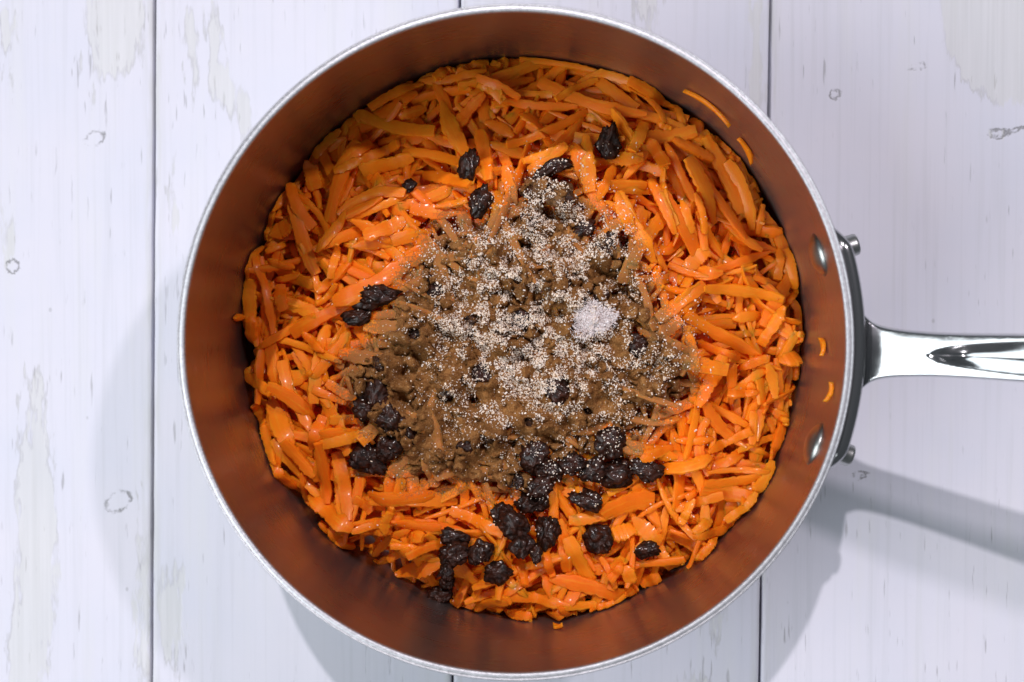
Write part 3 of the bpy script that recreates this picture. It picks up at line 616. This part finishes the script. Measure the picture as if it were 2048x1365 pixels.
# ------------------------------------------------------------------ pale grains
def grains(name, pts, size, mat):
    base = np.array([(-1, -1, -1), (1, -1, -1), (1, 1, -1), (-1, 1, -1), (-1, -1, 1), (1, -1, 1), (1, 1, 1), (-1, 1, 1)], float)
    fc = np.array([(0, 3, 2, 1), (4, 5, 6, 7), (0, 1, 5, 4), (1, 2, 6, 5), (2, 3, 7, 6), (3, 0, 4, 7)]); n = len(pts)
    Q = rng.normal(size=(n, 4)); Q /= np.linalg.norm(Q, axis=1)[:, None]; a, b, c, d = Q.T
    R = np.stack([1 - 2 * (c * c + d * d), 2 * (b * c - a * d), 2 * (b * d + a * c), 2 * (b * c + a * d), 1 - 2 * (b * b + d * d), 2 * (c * d - a * b), 2 * (b * d - a * c), 2 * (c * d + a * b), 1 - 2 * (b * b + c * c)], 1).reshape(n, 3, 3)
    S = size[:, None, None] * (rng.random((n, 1, 3)) * np.array([1.1, .6, .5]) + np.array([.5, .35, .25]))
    V = (base[None] * (1 + .35 * (rng.random((n, 8, 3)) - .5))) * S; V = np.einsum('nij,nkj->nki', R, V) + pts[:, None]
    return mesh_obj(name, V.reshape(-1, 3), (fc[None] + 8 * np.arange(n)[:, None, None]).reshape(-1, 4), mat, smooth=False, attrs={'rnd': ('FLOAT', np.repeat(rng.random(n), 8))})
SUG = [(1090, 590, 95, 80, 1.0), (1000, 560, 90, 60, .7), (1120, 470, 80, 45, .65), (1040, 690, 90, 60, 1.0), (950, 640, 60, 60, .7), (1190, 740, 90, 55, .5), (1090, 760, 110, 60, .45), (1010, 820, 110, 70, .22), (1100, 390, 50, 45, .5), (1220, 550, 55, 55, .35), (1260, 680, 90, 70, .25), (1120, 880, 150, 80, .07), (1000, 500, 100, 50, .3), (1180, 350, 100, 50, .05), (1000, 1000, 220, 110, .012)]
cand = 210000; U = rng.uniform(700, 1420, cand); Vv = rng.uniform(290, 1160, cand)
den = np.zeros(cand)
for (u, v, a, b, k) in SUG: den += k * np.exp(-.5 * (((U - u) / a) ** 2 + ((Vv - v) / b) ** 2))
cl = fbm(U / 22, Vv / 22, 91, 3); den *= .62 * sstep(.36, .66, cl) + .012
ok = rng.random(cand) < den
pts = np.array([place(u, v) for u, v in zip(U[ok], Vv[ok])])
sz = np.exp(np.clip(rng.normal(0, .35, len(pts)), -1.2, .8)) * .00016
pts[:, 2] = hat(pts[:, 0], pts[:, 1]) + sz * .3
o = grains('sugar_grains', pts, sz, M_sugar); tag(o, 'pale grains sprinkled thickly over the brown spice', 'sugar', None, 'stuff')
P = place(1185, 640); ng = 2600; t = rng.random(ng) * 2 * np.pi; r = np.sqrt(rng.random(ng)); R0 = .0062
lobe = 1 + .28 * np.sin(2 * t + .6) * .6 + .16 * np.sin(3 * t + 2) + .10 * np.sin(5 * t)
px = P[0] + R0 * r * lobe * np.cos(t) + .0008 * rng.normal(size=ng); py = P[1] + R0 * r * lobe * np.sin(t) * .95 + .0008 * rng.normal(size=ng)
hb2 = float(np.percentile(hat(px, py), 70)); dome = .0015 * np.maximum(0, 1 - r ** 1.6)
mound = empty('white_mound', (P[0], P[1], hb2)); tag(mound, 'small white heap of fine salt like grains on the right of the spice', 'salt heap')
pz = np.maximum(hb2 + dome - .0004, hat(px, py)) + .0001 * rng.normal(size=ng)
g = grains('loose_grains', np.stack([px, py, pz], 1) - np.array([P[0], P[1], hb2]), np.exp(rng.normal(0, .3, ng)) * .00017, M_salt); g.parent = mound; g['kind'] = 'stuff'
tt = np.linspace(0, 2 * np.pi, 48, endpoint=False); V = [(0, 0, .0014)]; Fc = []
for i, q in enumerate(np.linspace(.12, 1.02, 12)):
    rr = .93 * R0 * q * (1 + .28 * np.sin(2 * tt + .6) * .6 + .16 * np.sin(3 * tt + 2) + .10 * np.sin(5 * tt)) * (1 + .18 * (vnoise(np.cos(tt) * 2 + 9, np.sin(tt) * 2 + 4, 8) - .5) * q * 1.5)
    zz = .0015 * (1 - min(1, q) ** 1.6) - .0006 * q - .0005 - (.002 if i == 11 else 0) + .0004 * (vnoise(np.cos(tt) * rr * 1500, np.sin(tt) * rr * 1500, 5) - .5)
    V += list(zip(rr * np.cos(tt), .92 * rr * np.sin(tt), zz))
Fc = [(0, 1 + j, 1 + (j + 1) % 48) for j in range(48)] + [(1 + i * 48 + j, 1 + (i + 1) * 48 + j, 1 + (i + 1) * 48 + (j + 1) % 48, 1 + i * 48 + (j + 1) % 48) for i in range(11) for j in range(48)]
mesh_obj('heap', V, Fc, M_salt, mound, attrs={'rnd': ('FLOAT', rng.random(len(V)))})
